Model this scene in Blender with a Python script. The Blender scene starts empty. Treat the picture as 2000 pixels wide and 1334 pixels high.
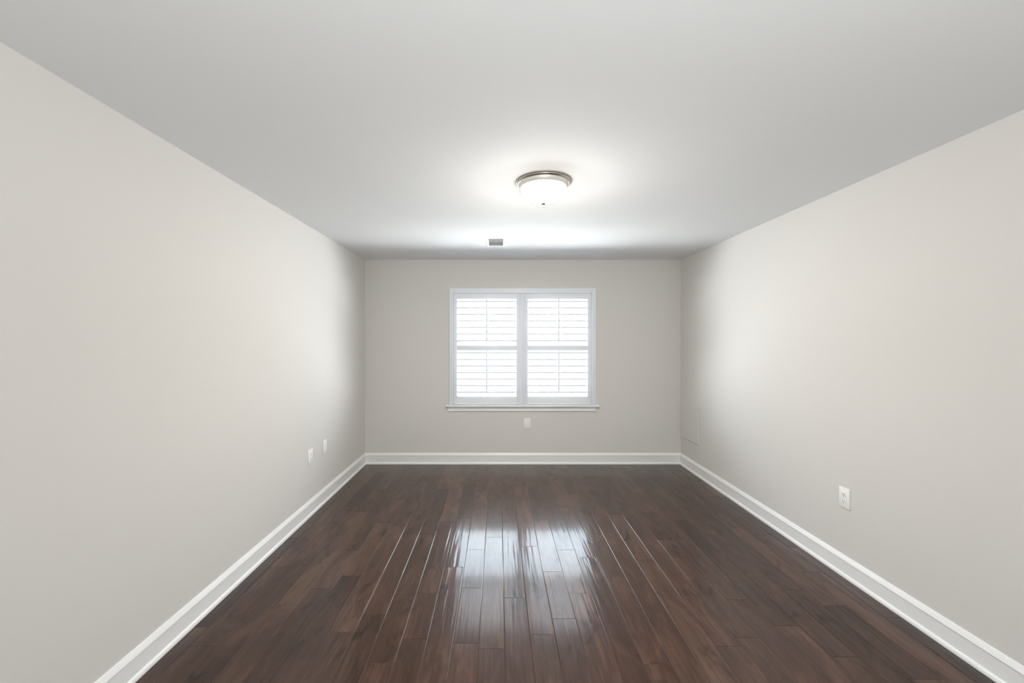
import bpy, bmesh, math, random
from mathutils import Vector

S = bpy.context.scene
C = S.collection
random.seed(7)

# ------------------------------------------------------------------ dimensions (metres)
XL, XR = -1.607, 2.193          # left / right wall planes
YB, YF = 4.928, -1.30           # back wall (with the window) / wall behind the camera
H = 2.457                       # ceiling height
CAM_Z = 1.497
T = 0.11                        # wall thickness

# ------------------------------------------------------------------ camera
cam = bpy.data.cameras.new('camera')
cam.sensor_width = 36.0
cam.lens = 14.4
cam.shift_x = 0.01325
cam.shift_y = -0.002
cam.clip_start = 0.02
co = bpy.data.objects.new('camera', cam)
co.location = (0, 0, CAM_Z)
co.rotation_euler = (math.pi / 2, 0, 0)
C.objects.link(co)
S.camera = co

# ------------------------------------------------------------------ world, exposure
W = bpy.data.worlds.new('shaped_sky')
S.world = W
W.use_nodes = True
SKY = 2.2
nt = W.node_tree
bg = nt.nodes['Background']
tc = nt.nodes.new('ShaderNodeTexCoord')
sx = nt.nodes.new('ShaderNodeSeparateXYZ')
mr = nt.nodes.new('ShaderNodeMapRange')          # -1..1 (nadir..zenith) to 0..1
mr.inputs['From Min'].default_value = -1.0
nt.links.new(tc.outputs['Generated'], sx.inputs[0])
nt.links.new(sx.outputs['Z'], mr.inputs['Value'])
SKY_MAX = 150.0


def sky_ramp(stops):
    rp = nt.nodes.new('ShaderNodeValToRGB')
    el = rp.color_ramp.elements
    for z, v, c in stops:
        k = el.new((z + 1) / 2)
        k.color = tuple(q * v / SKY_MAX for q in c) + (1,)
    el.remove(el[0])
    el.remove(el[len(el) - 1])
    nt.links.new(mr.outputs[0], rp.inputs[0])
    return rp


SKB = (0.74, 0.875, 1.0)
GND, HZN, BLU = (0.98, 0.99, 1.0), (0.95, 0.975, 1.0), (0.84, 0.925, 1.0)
# sky shaped for the room light: dim straight ahead so louvres show, bright elsewhere
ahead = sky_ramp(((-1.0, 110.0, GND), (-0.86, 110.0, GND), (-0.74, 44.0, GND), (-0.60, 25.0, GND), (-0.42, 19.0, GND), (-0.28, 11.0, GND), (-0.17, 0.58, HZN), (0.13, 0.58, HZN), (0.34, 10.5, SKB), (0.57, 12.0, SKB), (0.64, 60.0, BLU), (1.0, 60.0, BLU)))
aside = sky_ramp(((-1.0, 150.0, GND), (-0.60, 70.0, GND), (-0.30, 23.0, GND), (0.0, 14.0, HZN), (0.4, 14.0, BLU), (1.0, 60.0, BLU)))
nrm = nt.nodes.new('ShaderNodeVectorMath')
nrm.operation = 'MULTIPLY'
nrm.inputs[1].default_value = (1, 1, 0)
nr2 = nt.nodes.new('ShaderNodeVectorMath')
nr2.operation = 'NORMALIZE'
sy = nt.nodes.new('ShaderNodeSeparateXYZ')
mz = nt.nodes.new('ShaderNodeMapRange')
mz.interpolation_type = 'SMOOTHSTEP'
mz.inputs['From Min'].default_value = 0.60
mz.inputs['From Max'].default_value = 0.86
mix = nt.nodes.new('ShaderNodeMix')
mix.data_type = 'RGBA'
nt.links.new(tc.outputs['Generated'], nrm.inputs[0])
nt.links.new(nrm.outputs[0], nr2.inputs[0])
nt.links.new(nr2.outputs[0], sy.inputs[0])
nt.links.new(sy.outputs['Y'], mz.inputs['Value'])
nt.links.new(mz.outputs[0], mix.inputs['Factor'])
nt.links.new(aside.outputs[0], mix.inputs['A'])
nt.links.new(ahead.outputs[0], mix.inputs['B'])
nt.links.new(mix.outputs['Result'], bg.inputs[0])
side = nt.nodes.new('ShaderNodeMapRange')         # same strength in every direction
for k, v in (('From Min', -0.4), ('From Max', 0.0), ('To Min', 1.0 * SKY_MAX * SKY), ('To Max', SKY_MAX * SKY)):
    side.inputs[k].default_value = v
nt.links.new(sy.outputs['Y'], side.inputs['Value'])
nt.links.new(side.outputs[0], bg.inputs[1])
S.view_settings.view_transform = 'Standard'
S.view_settings.look = 'None'
S.view_settings.exposure = 0.28
S.view_settings.gamma = 1.0
S.view_settings.use_curve_mapping = False
S.cycles.max_bounces = 16
S.cycles.diffuse_bounces = 12
S.cycles.transparent_max_bounces = 16
S.cycles.use_denoising = True
S.cycles.sample_clamp_indirect = 3.0
S.cycles.caustics_reflective = False
S.cycles.caustics_refractive = False
S.cycles.blur_glossy = 0.3

SHADE_GLOW = 1250.0                # lit glass of the ceiling lamp


def portal(name, loc, rot, sx, sy):
    l = bpy.data.lights.new(name, 'AREA')
    l.shape = 'RECTANGLE'
    l.size, l.size_y = sx, sy
    l.cycles.is_portal = True
    o = bpy.data.objects.new(name, l)
    o.location, o.rotation_euler = loc, rot
    C.objects.link(o)


# ------------------------------------------------------------------ materials
def mat(name, col, rough=0.5, metallic=0.0, spec=0.5, bump=0.0, bscale=200.0):
    m = bpy.data.materials.new(name)
    m.use_nodes = True
    nt = m.node_tree
    b = nt.nodes['Principled BSDF']
    b.inputs['Base Color'].default_value = (*col, 1)
    b.inputs['Roughness'].default_value = rough
    b.inputs['Metallic'].default_value = metallic
    b.inputs['Specular IOR Level'].default_value = spec
    if bump:
        tc = nt.nodes.new('ShaderNodeTexCoord')
        n = nt.nodes.new('ShaderNodeTexNoise')
        n.inputs['Scale'].default_value = bscale
        n.inputs['Detail'].default_value = 3
        bp = nt.nodes.new('ShaderNodeBump')
        bp.inputs['Strength'].default_value = bump
        bp.inputs['Distance'].default_value = 0.001
        nt.links.new(tc.outputs['Object'], n.inputs['Vector'])
        nt.links.new(n.outputs['Fac'], bp.inputs['Height'])
        nt.links.new(bp.outputs['Normal'], b.inputs['Normal'])
    return m


M_wall = mat('greige_wall_paint', (0.655, 0.637, 0.612), 0.75, spec=0.25, bump=0.15)
M_ceil = mat('white_ceiling_paint', (0.785, 0.795, 0.80), 0.9, spec=0.15, bump=0.12)
M_trim = mat('white_trim_paint', (0.83, 0.83, 0.82), 0.35, spec=0.5)
M_shut = mat('white_shutter_paint', (0.80, 0.83, 0.875), 0.4, spec=0.4)  # cool window light put into the white as a blue tint
M_plate = mat('white_plastic', (0.86, 0.86, 0.84), 0.35)
M_slot = mat('dark_slot', (0.02, 0.02, 0.02), 0.6)
M_screw = mat('painted_screw', (0.7, 0.7, 0.68), 0.3, metallic=0.3)
M_nickel = mat('brushed_nickel', (0.72, 0.66, 0.60), 0.28, metallic=1.0)
M_pan = mat('satin_pale_nickel', (0.86, 0.82, 0.77), 0.45, metallic=0.35)
M_vent = mat('white_enamel', (0.82, 0.82, 0.83), 0.4)
M_duct = mat('dark_duct', (0.10, 0.10, 0.11), 0.7)
M_base = mat('subfloor', (0.012, 0.008, 0.006), 0.8)


def glass_mat():
    m = bpy.data.materials.new('window_glass')
    m.use_nodes = True
    nt = m.node_tree
    nt.nodes.remove(nt.nodes['Principled BSDF'])
    out = nt.nodes['Material Output']
    tr = nt.nodes.new('ShaderNodeBsdfTransparent')
    tr.inputs[0].default_value = (0.97, 0.985, 0.98, 1)
    gl = nt.nodes.new('ShaderNodeBsdfGlossy')
    gl.inputs['Roughness'].default_value = 0.02
    lw = nt.nodes.new('ShaderNodeLayerWeight')
    lw.inputs['Blend'].default_value = 0.5
    pw = nt.nodes.new('ShaderNodeMath')
    pw.operation = 'POWER'
    pw.inputs[1].default_value = 5.0
    fr = nt.nodes.new('ShaderNodeMath')              # Schlick reflectance, the same from both sides of the pane
    fr.operation = 'MULTIPLY_ADD'
    fr.inputs[1].default_value = 0.90
    fr.inputs[2].default_value = 0.04
    nt.links.new(lw.outputs['Facing'], pw.inputs[0])
    nt.links.new(pw.outputs[0], fr.inputs[0])
    mx = nt.nodes.new('ShaderNodeMixShader')
    nt.links.new(fr.outputs[0], mx.inputs[0])
    nt.links.new(tr.outputs[0], mx.inputs[1])
    nt.links.new(gl.outputs[0], mx.inputs[2])
    nt.links.new(mx.outputs[0], out.inputs[0])
    return m


M_glass = glass_mat()


def shade_mat():
    """frosted glass, bulb glow put into its emission: brightest low down, dimmer at rim"""
    m = mat('lit_frosted_glass', (0.9, 0.88, 0.84), 0.3)
    nt = m.node_tree
    b = nt.nodes['Principled BSDF']
    b.inputs['Emission Color'].default_value = (1.0, 0.95, 0.88, 1)
    tc = nt.nodes.new('ShaderNodeTexCoord')
    sp = nt.nodes.new('ShaderNodeSeparateXYZ')
    mr = nt.nodes.new('ShaderNodeMapRange')
    mr.interpolation_type = 'SMOOTHSTEP'
    for k, v in (('From Min', -0.090), ('From Max', -0.118), ('To Min', SHADE_GLOW * 0.014), ('To Max', SHADE_GLOW)):
        mr.inputs[k].default_value = v
    nt.links.new(tc.outputs['Object'], sp.inputs[0])
    nt.links.new(sp.outputs['Z'], mr.inputs['Value'])
    # emission cut around the tip so the finial stays grey
    ln = nt.nodes.new('ShaderNodeVectorMath')
    ln.operation = 'LENGTH'
    fl = nt.nodes.new('ShaderNodeVectorMath')
    fl.operation = 'MULTIPLY'
    fl.inputs[1].default_value = (1, 1, 0)
    m2 = nt.nodes.new('ShaderNodeMapRange')
    for k, v in (('From Min', 0.048), ('From Max', 0.078), ('To Min', 0.004), ('To Max', 1.0)):
        m2.inputs[k].default_value = v
    pr = nt.nodes.new('ShaderNodeMath')
    pr.operation = 'MULTIPLY'
    nt.links.new(tc.outputs['Object'], fl.inputs[0])
    nt.links.new(fl.outputs[0], ln.inputs[0])
    nt.links.new(ln.outputs['Value'], m2.inputs['Value'])
    nt.links.new(mr.outputs[0], pr.inputs[0])
    nt.links.new(m2.outputs[0], pr.inputs[1])
    nt.links.new(pr.outputs[0], b.inputs['Emission Strength'])
    return m


M_shade = shade_mat()


def floor_mat():
    m = bpy.data.materials.new('dark_scraped_hardwood')
    m.use_nodes = True
    nt = m.node_tree
    N, L = nt.nodes, nt.links
    b = N['Principled BSDF']
    uv = N.new('ShaderNodeUVMap')
    uv.uv_map = 'plank'
    at = N.new('ShaderNodeAttribute')
    at.attribute_name = 'tone'
    sep = N.new('ShaderNodeSeparateColor')
    L.new(at.outputs['Color'], sep.inputs[0])

    def mapped(sx, sy):
        mp = N.new('ShaderNodeMapping')
        mp.inputs['Scale'].default_value = (sx, sy, 1)
        L.new(uv.outputs[0], mp.inputs[0])
        return mp

    def noise(mp, scale, detail, rough=0.55, dist=0.0):
        n = N.new('ShaderNodeTexNoise')
        n.inputs['Scale'].default_value = scale
        n.inputs['Detail'].default_value = detail
        n.inputs['Roughness'].default_value = rough
        n.inputs['Distortion'].default_value = dist
        L.new(mp.outputs[0], n.inputs['Vector'])
        return n

    def math_(op, a, bb, c=None):
        k = N.new('ShaderNodeMath')
        k.operation = op
        for i, v in enumerate((a, bb, c)):
            if v is None:
                continue
            if isinstance(v, (int, float)):
                k.inputs[i].default_value = v
            else:
                L.new(v, k.inputs[i])
        return k.outputs[0]

    grain = noise(mapped(60, 2.2), 1.6, 8, 0.65, 0.6)        # fine grain along the board
    cloud = noise(mapped(9, 2.4), 1.0, 3, 0.6, 0.8)        # blotches
    knot = noise(mapped(7, 3.2), 1.0, 2, 0.5, 1.5)           # dark patches
    v = math_('MULTIPLY_ADD', sep.outputs['Red'], 0.40, math_('MULTIPLY_ADD', grain.outputs['Fac'], 0.75, math_('MULTIPLY_ADD', cloud.outputs['Fac'], 1.05, -0.62)))
    kr = N.new('ShaderNodeMapRange')
    kr.inputs['From Min'].default_value = 0.60
    kr.inputs['From Max'].default_value = 0.74
    kr.inputs['To Min'].default_value = 0.0
    kr.inputs['To Max'].default_value = 0.38
    L.new(knot.outputs['Fac'], kr.inputs['Value'])
    v = math_('SUBTRACT', v, kr.outputs[0])
    cr = N.new('ShaderNodeValToRGB')
    e = cr.color_ramp.elements
    e[0].position, e[0].color = 0.0, (0.013, 0.0070, 0.0046, 1)
    e[1].position, e[1].color = 1.0, (0.108, 0.064, 0.042, 1)
    k = e.new(0.5)
    k.color = (0.046, 0.0248, 0.0168, 1)
    L.new(v, cr.inputs[0])
    # slight hue shift per board
    mx = N.new('ShaderNodeMix')
    mx.data_type = 'RGBA'
    mx.blend_type = 'MULTIPLY'
    L.new(sep.outputs['Blue'], mx.inputs['Factor'])
    L.new(cr.outputs[0], mx.inputs['A'])
    mx.inputs['B'].default_value = (1.0, 0.92, 1.0, 1)
    L.new(mx.outputs['Result'], b.inputs['Base Color'])
    rg = math_('MULTIPLY_ADD', cloud.outputs['Fac'], 0.06, 0.285)
    L.new(rg, b.inputs['Roughness'])
    b.inputs['IOR'].default_value = 1.33
    b.inputs['Specular IOR Level'].default_value = 0.2
    b.inputs['Coat Weight'].default_value = 0.64
    b.inputs['Coat Roughness'].default_value = 0.11
    b.inputs['Coat IOR'].default_value = 1.38
    # scraped waves running along the boards
    wave = noise(mapped(34, 1.6), 1.0, 1.5, 0.5, 0.3)
    bp = N.new('ShaderNodeBump')
    bp.inputs['Strength'].default_value = 0.9
    bp.inputs['Distance'].default_value = 0.0022
    L.new(wave.outputs['Fac'], bp.inputs['Height'])
    bp2 = N.new('ShaderNodeBump')
    bp2.inputs['Strength'].default_value = 0.10
    bp2.inputs['Distance'].default_value = 0.0008
    L.new(grain.outputs['Fac'], bp2.inputs['Height'])
    L.new(bp.outputs[0], bp2.inputs['Normal'])
    L.new(bp2.outputs[0], b.inputs['Normal'])
    L.new(bp2.outputs[0], b.inputs['Coat Normal'])
    return m


M_floor = floor_mat()


# ------------------------------------------------------------------ mesh helpers
def link(name, me, parent=None):
    o = bpy.data.objects.new(name, me)
    C.objects.link(o)
    if parent:
        o.parent = parent
    return o


def obj(name, bm, mats, parent=None, loc=(0, 0, 0), smooth=False, rot=(0, 0, 0)):
    bmesh.ops.recalc_face_normals(bm, faces=bm.faces[:])
    me = bpy.data.meshes.new(name)
    bm.to_mesh(me)
    bm.free()
    for m in (mats if isinstance(mats, (list, tuple)) else [mats]):
        me.materials.append(m)
    if smooth:
        me.polygons.foreach_set('use_smooth', [True] * len(me.polygons))
        me.set_sharp_from_angle(angle=math.radians(38))
    o = link(name, me, parent)
    o.location = loc
    o.rotation_euler = rot
    return o


def box(bm, x0, x1, y0, y1, z0, z1, bev=0.0, seg=2, mi=0):
    r = bmesh.ops.create_cube(bm, size=1.0)
    vs = r['verts']
    for v in vs:
        v.co = Vector(((x0 + x1) / 2 + v.co.x * (x1 - x0), (y0 + y1) / 2 + v.co.y * (y1 - y0), (z0 + z1) / 2 + v.co.z * (z1 - z0)))
    fs = list({f for v in vs for f in v.link_faces})
    for f in fs:
        f.material_index = mi
    if bev:
        es = list({e for v in vs for e in v.link_edges})
        rr = bmesh.ops.bevel(bm, geom=es, offset=bev, segments=seg, profile=0.5, affect='EDGES')
        for f in rr['faces']:
            f.material_index = mi


def bx(*a, **k):
    bm = bmesh.new()
    box(bm, *a, **k)
    return bm


def sweep(bm, profile, p0, p1, out, c0=0.0, c1=0.0):
    """profile of (distance from wall, height) pushed from p0 to p1 along the wall; OUT = unit vector into the room.
    c0 / c1: how much the ends are cut back per metre of projection (1 = an inside mitre)."""
    d = (Vector(p1) - Vector(p0)).normalized()
    o = Vector(out)
    a = [bm.verts.new(Vector(p0) + o * u + Vector((0, 0, z)) + d * (u * c0)) for u, z in profile]
    b = [bm.verts.new(Vector(p1) + o * u + Vector((0, 0, z)) - d * (u * c1)) for u, z in profile]
    n = len(profile)
    for i in range(n):
        j = (i + 1) % n
        bm.faces.new((a[i], a[j], b[j], b[i]))
    bm.faces.new(a)
    bm.faces.new(list(reversed(b)))


def lathe(prof, n=48, close=False):
    bm = bmesh.new()
    rings = []
    for r, z in prof:
        if r < 1e-6:
            rings.append([bm.verts.new((0, 0, z))])
        else:
            rings.append([bm.verts.new((r * math.cos(2 * math.pi * i / n), r * math.sin(2 * math.pi * i / n), z)) for i in range(n)])
    for a, b in zip(rings, rings[1:]):
        for i in range(n):
            j = (i + 1) % n
            if len(a) == 1 and len(b) == 1:
                continue
            if len(a) == 1:
                bm.faces.new((a[0], b[i], b[j]))
            elif len(b) == 1:
                bm.faces.new((a[i], a[j], b[0]))
            else:
                bm.faces.new((a[i], a[j], b[j], b[i]))
    return bm


def tag(o, label, cat, group=None, kind=None):
    o['label'] = label
    o['category'] = cat
    if group:
        o['group'] = group
    if kind:
        o['kind'] = kind
    return o


def empty(name, loc, rotz=0.0):
    o = bpy.data.objects.new(name, None)
    o.location = loc
    o.rotation_euler = (0, 0, rotz)
    o.empty_display_size = 0.05
    C.objects.link(o)
    return o


def copy_tree(o, parent=None):
    c = o.copy()
    C.objects.link(c)
    if parent:
        c.parent = parent
    for ch in list(o.children):
        copy_tree(ch, c)
    return c


# ------------------------------------------------------------------ room shell
def wall_with_hole(y0, y1, hx0, hx1, hz0, hz1):
    bm = bmesh.new()
    box(bm, XL - T, hx0, y0, y1, 0, H)
    box(bm, hx1, XR + T, y0, y1, 0, H)
    box(bm, hx0, hx1, y0, y1, 0, hz0)
    box(bm, hx0, hx1, y0, y1, hz1, H)
    return bm


# opening of the shuttered window
OX0, OX1, OZ0, OZ1 = -0.540, 1.121, 0.706, 2.050
tag(obj('wall_back', wall_with_hole(YB, YB + T, OX0, OX1, OZ0, OZ1), M_wall),
    'greige far wall holding the shuttered window', 'wall', kind='structure')
tag(obj('wall_left', bx(XL - T, XL, YF - T, YB, 0, H), M_wall), 'plain greige wall on the left side', 'wall', kind='structure')
tag(obj('wall_right', bx(XR, XR + T, YF - T, YB, 0, H), M_wall), 'plain greige wall on the right side', 'wall', kind='structure')
RX0, RX1, RZ0, RZ1 = -0.18, 0.72, 1.17, 1.87     # unseen window added behind the camera for fill light
tag(obj('wall_front', wall_with_hole(YF - T, YF, RX0, RX1, RZ0, RZ1), M_wall),
    'greige wall behind the camera with an added fill-light window', 'wall', kind='structure')
tag(obj('ceiling', bx(XL - T, XR + T, YF - T, YB + T, H, H + 0.15), M_ceil), 'smooth white ceiling', 'ceiling', kind='structure')

portal('daylight_portal', ((OX0 + OX1) / 2, YB + T + 0.02, (OZ0 + OZ1) / 2), (-math.pi / 2, 0, 0), OX1 - OX0, OZ1 - OZ0)
portal('daylight_portal', ((RX0 + RX1) / 2, YF - T - 0.02, (RZ0 + RZ1) / 2), (math.pi / 2, 0, 0), RX1 - RX0, RZ1 - RZ0)


# ------------------------------------------------------------------ hardwood floor: real boards with eased edges, one mesh
def depth_at(y):                      # floor depth (m) seen at photo row y
    return 800.0 * CAM_Z / (y - 663.0)


PW, P0 = 0.1283, 0.031                # board width, position of board line 0
JOINTS = {-1: [1049.5, 1267], -2: [960, 1073.3], -3: [1107.4], 0: [1167.6], 1: [949.8, 1239], 2: [1116.6, 1208.5],
          3: [1159], 4: [1089], 5: [1057], 7: [1006], -7: [1026.4], -4: [1159, 1247.6], -5: [1293.5]}


def make_floor():
    bm = bmesh.new()
    uvl = bm.loops.layers.uv.new('plank')
    col = bm.loops.layers.float_color.new('tone')
    e, dz = 0.0032, 0.0013
    k0 = math.floor((XL - P0) / PW)
    k1 = math.ceil((XR - P0) / PW)
    for k in range(k0, k1):
        x0 = max(P0 + k * PW, XL)
        x1 = min(P0 + (k + 1) * PW, XR)
        js = sorted(depth_at(v) for v in JOINTS.get(k, []))
        cuts = list(js) if js else [random.uniform(0.5, 4.0)]
        while cuts[0] > YF:
            cuts.insert(0, cuts[0] - random.choice((0.45, 0.7, 0.9, 1.05, 1.2)))
        while cuts[-1] < YB:
            cuts.append(cuts[-1] + random.choice((0.5, 0.75, 0.95, 1.1, 1.25)))
        # split over-long boards between two known joints
        full = [cuts[0]]
        for c in cuts[1:]:
            while c - full[-1] > 1.5:
                full.append(full[-1] + random.uniform(0.7, 1.15))
            full.append(c)
        for y0, y1 in zip(full, full[1:]):
            y0, y1 = max(y0, YF), min(y1, YB)
            if y1 - y0 < 0.03:
                continue
            xs = [x0, x0 + e, x1 - e, x1]
            ys = [y0, y0 + 0.0014, y1 - 0.0014, y1]
            if x1 - x0 < 3 * e:
                continue
            tone = min(1, max(0, random.gauss(0.5, 0.22)))
            hue = random.random()
            ru, rv = random.uniform(0, 40), random.uniform(0, 40)
            vs = [[bm.verts.new((x, y, -dz if (i in (0, 3) or j in (0, 3)) else 0.0)) for i, x in enumerate(xs)] for j, y in enumerate(ys)]
            for j in range(3):
                for i in range(3):
                    f = bm.faces.new((vs[j][i], vs[j][i + 1], vs[j + 1][i + 1], vs[j + 1][i]))
                    for lp in f.loops:
                        lp[uvl].uv = (lp.vert.co.x - x0 + ru, lp.vert.co.y - y0 + rv)
                        lp[col] = (tone, random.random(), hue, 1)
    box(bm, XL - T, XR + T, YF - T, YB + T, -0.12, -dz - 0.0004, mi=1)
    me = bpy.data.meshes.new('floor')
    bm.normal_update()
    bm.to_mesh(me)
    bm.free()
    me.materials.append(M_floor)
    me.materials.append(M_base)
    return link('floor', me)


tag(make_floor(), 'dark brown hand-scraped hardwood floor of long narrow planks', 'floor', kind='structure')

# ------------------------------------------------------------------ baseboards with their quarter-round shoe
BASE = [(0, 0), (0.0125, 0), (0.0125, 0.1005), (0.0165, 0.1030), (0.0165, 0.1060), (0.0120, 0.1170), (0.0050, 0.1315), (0, 0.1325)]
SHOE = [(0.0125, 0.0), (0.0230, 0.0), (0.0230, 0.006), (0.0222, 0.012), (0.0200, 0.0175), (0.0170, 0.0215), (0.0125, 0.024)]


def baseboard(name, p0, p1, out, c0, c1, label):
    bm = bmesh.new()
    sweep(bm, BASE, p0, p1, out, c0, c1)
    o = obj(name, bm, M_trim)
    bm = bmesh.new()
    sweep(bm, SHOE, p0, p1, out, c0, c1)
    obj('shoe_moulding', bm, M_trim, o, smooth=True)
    tag(o, label, 'baseboard', kind='structure')


baseboard('baseboard_back', (XL, YB, 0), (XR, YB, 0), (0, -1, 0), 1, 1, 'white baseboard along the far wall under the window')
baseboard('baseboard_left', (XL, YF, 0), (XL, YB, 0), (1, 0, 0), 1, 1, 'white baseboard running along the left wall')
baseboard('baseboard_right', (XR, YF, 0), (XR, YB, 0), (-1, 0, 0), 1, 1, 'white baseboard running along the right wall')
baseboard('baseboard_front', (XL, YF, 0), (XR, YF, 0), (0, 1, 0), 1, 1, 'white baseboard on the wall behind the camera')


# ------------------------------------------------------------------ the window behind the shutters
def frame_bm(x0, x1, z0, z1, y0, y1, w, wb=None, bev=0.002):
    bm = bmesh.new()
    wb = wb or w
    box(bm, x0, x0 + w, y0, y1, z0, z1, bev)
    box(bm, x1 - w, x1, y0, y1, z0, z1, bev)
    box(bm, x0 + w, x1 - w, y0, y1, z1 - w, z1, bev)
    box(bm, x0 + w, x1 - w, y0, y1, z0, z0 + wb, bev)
    return bm


MX = 0.2845                            # centre line between the two shutter panels
win = empty('window_1', (0, 0, 0))
tag(win, 'white framed double window in the far wall behind the shutters', 'window', kind='structure')
bm = frame_bm(OX0, OX1, OZ0, OZ1, YB + 0.004, YB + T, 0.012, bev=0.0)
obj('jamb', bm, M_trim, win)
obj('mullion', bx(MX - 0.028, MX + 0.028, YB + 0.045, YB + 0.10, OZ0 + 0.012, OZ1 - 0.012, bev=0.002), M_trim, win)
ZM = 1.396                             # meeting rail, level with the shutters' middle rail
for x0, x1 in ((OX0 + 0.012, MX - 0.028), (MX + 0.028, OX1 - 0.012)):
    lo = obj('sash', frame_bm(x0, x1, OZ0 + 0.012, ZM + 0.018, YB + 0.048, YB + 0.072, 0.036, 0.06), M_trim, win)
    obj('pane', bx(x0 + 0.034, x1 - 0.034, YB + 0.058, YB + 0.062, OZ0 + 0.070, ZM - 0.016), M_glass, lo)
    up = obj('sash', frame_bm(x0, x1, ZM - 0.018, OZ1 - 0.012, YB + 0.074, YB + 0.098, 0.036), M_trim, win)
    obj('pane', bx(x0 + 0.034, x1 - 0.034, YB + 0.084, YB + 0.088, ZM + 0.016, OZ1 - 0.046), M_glass, up)

# shutter frame fixed round the opening, with its T-post
FX0, FX1, FZ0, FZ1 = -0.588, 1.169, 0.714, 2.112


def shutter_frame():
    bm = bmesh.new()
    y = YB
    # flat outer band
    box(bm, FX0, FX0 + 0.030, y - 0.024, y, FZ0, FZ1, 0.003)
    box(bm, FX1 - 0.030, FX1, y - 0.024, y, FZ0, FZ1, 0.003)
    box(bm, FX0 + 0.030, FX1 - 0.030, y - 0.024, y, FZ1 - 0.036, FZ1, 0.003)
    # raised inner bead that the panels close against
    box(bm, FX0 + 0.026, FX0 + 0.049, y - 0.036, y + 0.03, FZ0, FZ1 - 0.030, 0.006, 3)
    box(bm, FX1 - 0.053, FX1 - 0.026, y - 0.036, y + 0.03, FZ0, FZ1 - 0.030, 0.006, 3)
    box(bm, FX0 + 0.049, FX1 - 0.053, y - 0.036, y + 0.03, FZ1 - 0.063, FZ1 - 0.030, 0.006, 3)
    return bm


obj('shutter_frame', shutter_frame(), M_shut, win, smooth=True)
bm = bmesh.new()
box(bm, MX - 0.026, MX - 0.005, YB - 0.036, YB + 0.03, FZ0, FZ1 - 0.064, 0.006, 3)
box(bm, MX + 0.005, MX + 0.026, YB - 0.036, YB + 0.03, FZ0, FZ1 - 0.064, 0.006, 3)
box(bm, MX - 0.006, MX + 0.006, YB - 0.026, YB + 0.03, FZ0, FZ1 - 0.064)
box(bm, MX - 0.036, MX + 0.036, YB + 0.010, YB + 0.032, FZ0, FZ1 - 0.064)
obj('centre_post', bm, M_shut, win, smooth=True)
obj('sill', bx(-0.622, 1.204, YB - 0.048, YB + 0.045, 0.690, 0.712, bev=0.006, seg=3), M_trim, win, smooth=True)
bm = bmesh.new()
sweep(bm, [(0, 0.632), (0.010, 0.632), (0.016, 0.638), (0.016, 0.646), (0.012, 0.650), (0.012, 0.6898), (0, 0.6898)], (-0.603, YB, 0), (1.169, YB, 0), (0, -1, 0))
obj('apron', bm, M_trim, win)


# ------------------------------------------------------------------ louvred shutter panels
LOUV_TILT = (math.radians(16), math.radians(-1))      # upper and lower sections, room edge up


def louver_mesh(length):
    bm = bmesh.new()
    # rounded slat, a little thinner towards the blunt noses
    a = 0.0445
    half = [(-a, 0.0), (-a, 0.0050), (-a + 0.0015, 0.0066), (-a + 0.010, 0.0070), (0.0, 0.0070), (a - 0.012, 0.0062), (a - 0.0012, 0.0050), (a, 0.0038), (a, 0.0)]
    sec = half + [(y, -z) for y, z in reversed(half[1:-1])]
    n = len(sec)
    rings = [[bm.verts.new((x, y, z)) for y, z in sec] for x in (0.0, length)]
    for i in range(n):
        j = (i + 1) % n
        bm.faces.new((rings[0][i], rings[0][j], rings[1][j], rings[1][i]))
    bm.faces.new(rings[0])
    bm.faces.new(list(reversed(rings[1])))
    bmesh.ops.recalc_face_normals(bm, faces=bm.faces[:])
    me = bpy.data.meshes.new('louver')
    bm.to_mesh(me)
    bm.free()
    me.materials.append(M_shut)
    me.polygons.foreach_set('use_smooth', [True] * len(me.polygons))
    me.set_sharp_from_angle(angle=math.radians(50))
    return me


def make_shutter(x0, x1, ox0, ox1, rod_x, label):
    yc = YB - 0.008                    # middle of the panel
    yf, yr = yc - 0.014, yc + 0.014
    zb, zt = 0.7165, 2.0475
    root = empty('plantation_shutter', (x0, yc, zb))
    tag(root, label, 'shutter', 'louvred shutter panels on the far window')

    def part(name, bm, parent=root, smooth=True):
        o = obj(name, bm, M_shut, None, smooth=smooth)
        o.parent = parent
        o.matrix_parent_inverse.identity()
        o.location = -Vector(parent.location) if parent is root else (0, 0, 0)
        return o

    part('stile', bx(x0, ox0, yf, yr, zb, zt, bev=0.0025))
    part('stile', bx(ox1, x1, yf, yr, zb, zt, bev=0.0025))
    part('top_rail', bx(ox0, ox1, yf, yr, 1.979, zt, bev=0.0015))
    part('middle_rail', bx(ox0, ox1, yf, yr, 1.368, 1.4246, bev=0.0015))
    part('bottom_rail', bx(ox0, ox1, yf, yr, zb, 0.816, bev=0.0015))
    me = louver_mesh(ox1 - ox0 - 0.004)
    for z_first, tilt in zip((1.951, 1.3375), LOUV_TILT):
        dz = 0.0445 * math.sin(tilt)
        for k in range(7):
            o = link('louver', me, root)
            o.location = (ox0 + 0.002 - x0, 0, z_first - dz - k * 0.0778 - zb)
            o.rotation_euler = (-tilt, 0, 0)
        # tilt rod stands just in front of the louvre noses
        yn = yc - 0.0445 * math.cos(tilt) - 0.0075
        zl = z_first - 6 * 0.0778 - 0.004
        r = bx(rod_x - 0.008, rod_x + 0.008, yn - 0.005, yn + 0.005, zl, z_first + 0.038, bev=0.003)
        part('tilt_rod', r)
    return root


make_shutter(-0.5365, 0.2560, -0.494, 0.215, -0.139, 'white louvred shutter panel, the left one of the two on the far window')
make_shutter(0.3130, 1.1140, 0.353, 1.0675, 0.718, 'white louvred shutter panel, the right one of the two on the far window')


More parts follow.
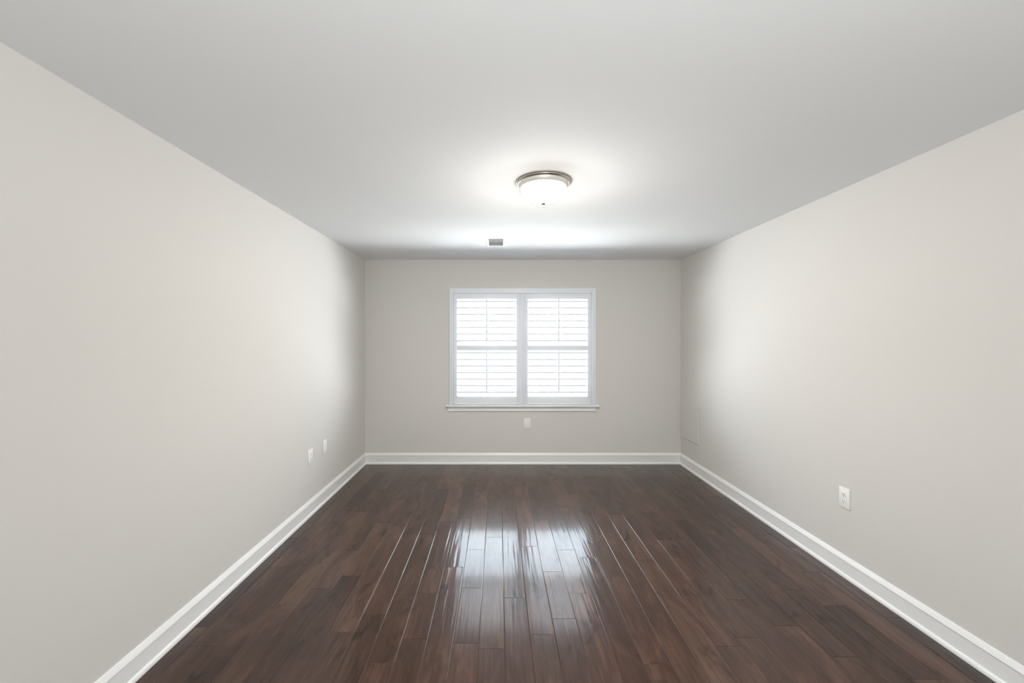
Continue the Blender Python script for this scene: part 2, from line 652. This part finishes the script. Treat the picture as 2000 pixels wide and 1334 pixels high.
# ------------------------------------------------------------------ unseen rear window, added to let in fill light
w2 = empty('added_fill_window', (0, 0, 0))
tag(w2, 'white framed window added for fill light in the wall behind the camera', 'window', kind='structure')
obj('frame', frame_bm(RX0, RX1, RZ0, RZ1, YF - 0.09, YF + 0.015, 0.05), M_trim, w2)
obj('pane', bx(RX0 + 0.048, RX1 - 0.048, YF - 0.07, YF - 0.066, RZ0 + 0.048, RZ1 - 0.048), M_glass, w2)

# ------------------------------------------------------------------ flush ceiling lamp
LX, LY = 0.275, 2.50
lamp = empty('ceiling_lamp', (LX, LY, H))
tag(lamp, 'round lit flush ceiling lamp with frosted glass bowl and nickel rim', 'ceiling lamp')
rim = [(0.0, -0.0006), (0.1600, -0.0006), (0.1650, -0.0020), (0.1672, -0.0060), (0.1655, -0.0095), (0.1620, -0.0110), (0.1600, -0.0130), (0.1575, -0.0150),
       (0.1540, -0.0155), (0.0, -0.0150)]
obj('rim', lathe(rim, 64), M_nickel, lamp, smooth=True)
pan = [(0.1535, -0.0150), (0.1530, -0.0190), (0.1480, -0.0290), (0.1425, -0.0370), (0.1385, -0.0385), (0.1370, -0.0370), (0.1400, -0.0250), (0.1460, -0.0150)]
obj('pan', lathe(pan + pan[:1], 64), M_pan, lamp, smooth=True)
bowl = []
R, D = 0.1362, 0.0885
for i in range(15):
    q = i / 14 * math.pi / 2
    bowl.append((R * math.cos(q) ** 0.95 if i < 14 else 0.0, -0.0375 - D * math.sin(q) ** 1.25))
obj('glass_shade', lathe(bowl, 64), M_shade, lamp, smooth=True)
fin = [(0.0, -0.127), (0.0135, -0.1285), (0.0140, -0.1325), (0.0110, -0.1360), (0.0050, -0.1400), (0.0042, -0.1440), (0.0065, -0.1480),
       (0.0060, -0.1530), (0.0030, -0.1570), (0.0, -0.1585)]
obj('finial', lathe(fin, 24), M_nickel, lamp, smooth=True)

# ------------------------------------------------------------------ ceiling air vent
VX0, VX1, VY0, VY1 = -0.128, 0.080, 3.815, 4.195
vent = empty('ceiling_vent', ((VX0 + VX1) / 2, (VY0 + VY1) / 2, H))
tag(vent, 'small white slatted air vent in the ceiling near the window', 'vent')
hx, hy = (VX1 - VX0) / 2, (VY1 - VY0) / 2
ix, iy = 0.070, 0.146


def vent_frame():
    bm = bmesh.new()
    # sloped face from the outer edge down to the raised lip, one ring of quads per step
    steps = [(hx, hy, -0.0005), (hx, hy, -0.0025), (ix + 0.016, iy + 0.016, -0.011), (ix, iy, -0.011), (ix, iy, -0.0008)]
    rings = [[bm.verts.new((sx * a, sy * b, z)) for sx, sy in ((-1, -1), (1, -1), (1, 1), (-1, 1))] for a, b, z in steps]
    for r, q in zip(rings, rings[1:]):
        for i in range(4):
            j = (i + 1) % 4
            bm.faces.new((r[i], r[j], q[j], q[i]))
    return bm


obj('vent_frame', vent_frame(), M_vent, vent)
obj('duct_opening', bx(-ix, ix, -iy, iy, -0.0012, -0.0004), M_duct, vent)
sb = bx(-ix, ix, -0.0062, 0.0062, -0.0006, 0.0006)
s0 = obj('slat', sb, M_vent, vent, loc=(0, 0, 0))
NS = 16
for i in range(NS):
    o = s0 if i == 0 else s0.copy()
    if i:
        C.objects.link(o)
    o.location = (0, -iy + (i + 0.5) * 2 * iy / NS, -0.0062)
    o.rotation_euler = (math.radians(-38 if i < NS / 2 else 38), 0, 0)


# ------------------------------------------------------------------ wall outlets (built facing -Y, turned to their wall)
def outlet(loc, rz, label, style):
    r = empty('wall_outlet', loc, rz)
    tag(r, label, 'outlet', 'white wall outlets')
    w, h = 0.040, 0.0645
    bm = bmesh.new()
    box(bm, -w, w, -0.0065, 0, -h, h, 0.0025, 2)
    obj('cover_plate', bm, M_plate, r, smooth=True)
    if style == 'duplex':
        for zc in (0.0215, -0.0215):
            bm = bmesh.new()
            pts = []
            n = 28
            for i in range(n):
                q = 2 * math.pi * i / n
                pts.append((0.0185 * math.cos(q), max(-0.0148, min(0.0148, 0.0185 * math.sin(q)))))
            a = [bm.verts.new((x, -0.006, z + zc)) for x, z in pts]
            b = [bm.verts.new((x, -0.0092, z + zc)) for x, z in pts]
            for i in range(n):
                bm.faces.new((a[i], a[(i + 1) % n], b[(i + 1) % n], b[i]))
            bm.faces.new(b)
            f = obj('receptacle', bm, M_plate, r)
            sl = bmesh.new()
            box(sl, -0.0082, -0.0058, -0.0096, -0.0088, zc - 0.002, zc + 0.008)
            box(sl, 0.0058, 0.0082, -0.0096, -0.0088, zc - 0.001, zc + 0.007)
            g = bmesh.ops.create_circle(sl, cap_ends=True, segments=12, radius=0.0030)
            for v in g['verts']:
                v.co = Vector((v.co.x, -0.0096, v.co.y + zc - 0.008))
            obj('slot', sl, M_slot, f)
        obj('screw', lathe([(0, 0.0016), (0.003, 0.001), (0.0035, 0)], 14), M_screw, r, loc=(0, -0.0063, 0), rot=(math.pi / 2, 0, 0), smooth=True)
    else:
        bm = frame_bm(-0.0185, 0.0185, -0.0355, 0.0355, -0.0068, -0.0050, 0.0015, bev=0)
        obj('insert_trim', bm, M_screw, r)
        obj('insert', bx(-0.0165, 0.0165, -0.0085, -0.005, -0.0335, 0.0335, bev=0.001), M_plate, r)
        for zc in (0.0485, -0.0485):
            obj('screw', lathe([(0, 0.0014), (0.0028, 0.001), (0.0032, 0)], 14), M_screw, r, loc=(0, -0.0063, zc), rot=(math.pi / 2, 0, 0), smooth=True)
    return r


outlet((0.345, YB, 0.4866), 0, 'white outlet on the far wall below the window sill', 'insert')
outlet((XR, 2.592, 0.494), -math.pi / 2, 'white outlet with dark slots on the right wall', 'duplex')
outlet((XL, 3.493, 0.497), math.pi / 2, 'white outlet on the left wall, the lower one nearer the camera', 'duplex')
outlet((XL, 3.787, 0.5055), math.pi / 2, 'white plate on the left wall, the one nearer the far corner', 'insert')

# ------------------------------------------------------------------ access panel painted like the wall
ap = tag(empty('access_panel', (XR, 4.670, 0.545)), 'square greige access panel on the right wall beside the far corner', 'access panel')
obj('panel_door', bx(-0.013, 0, -0.205, 0.235, -0.205, 0.208, bev=0.003), M_wall, ap)
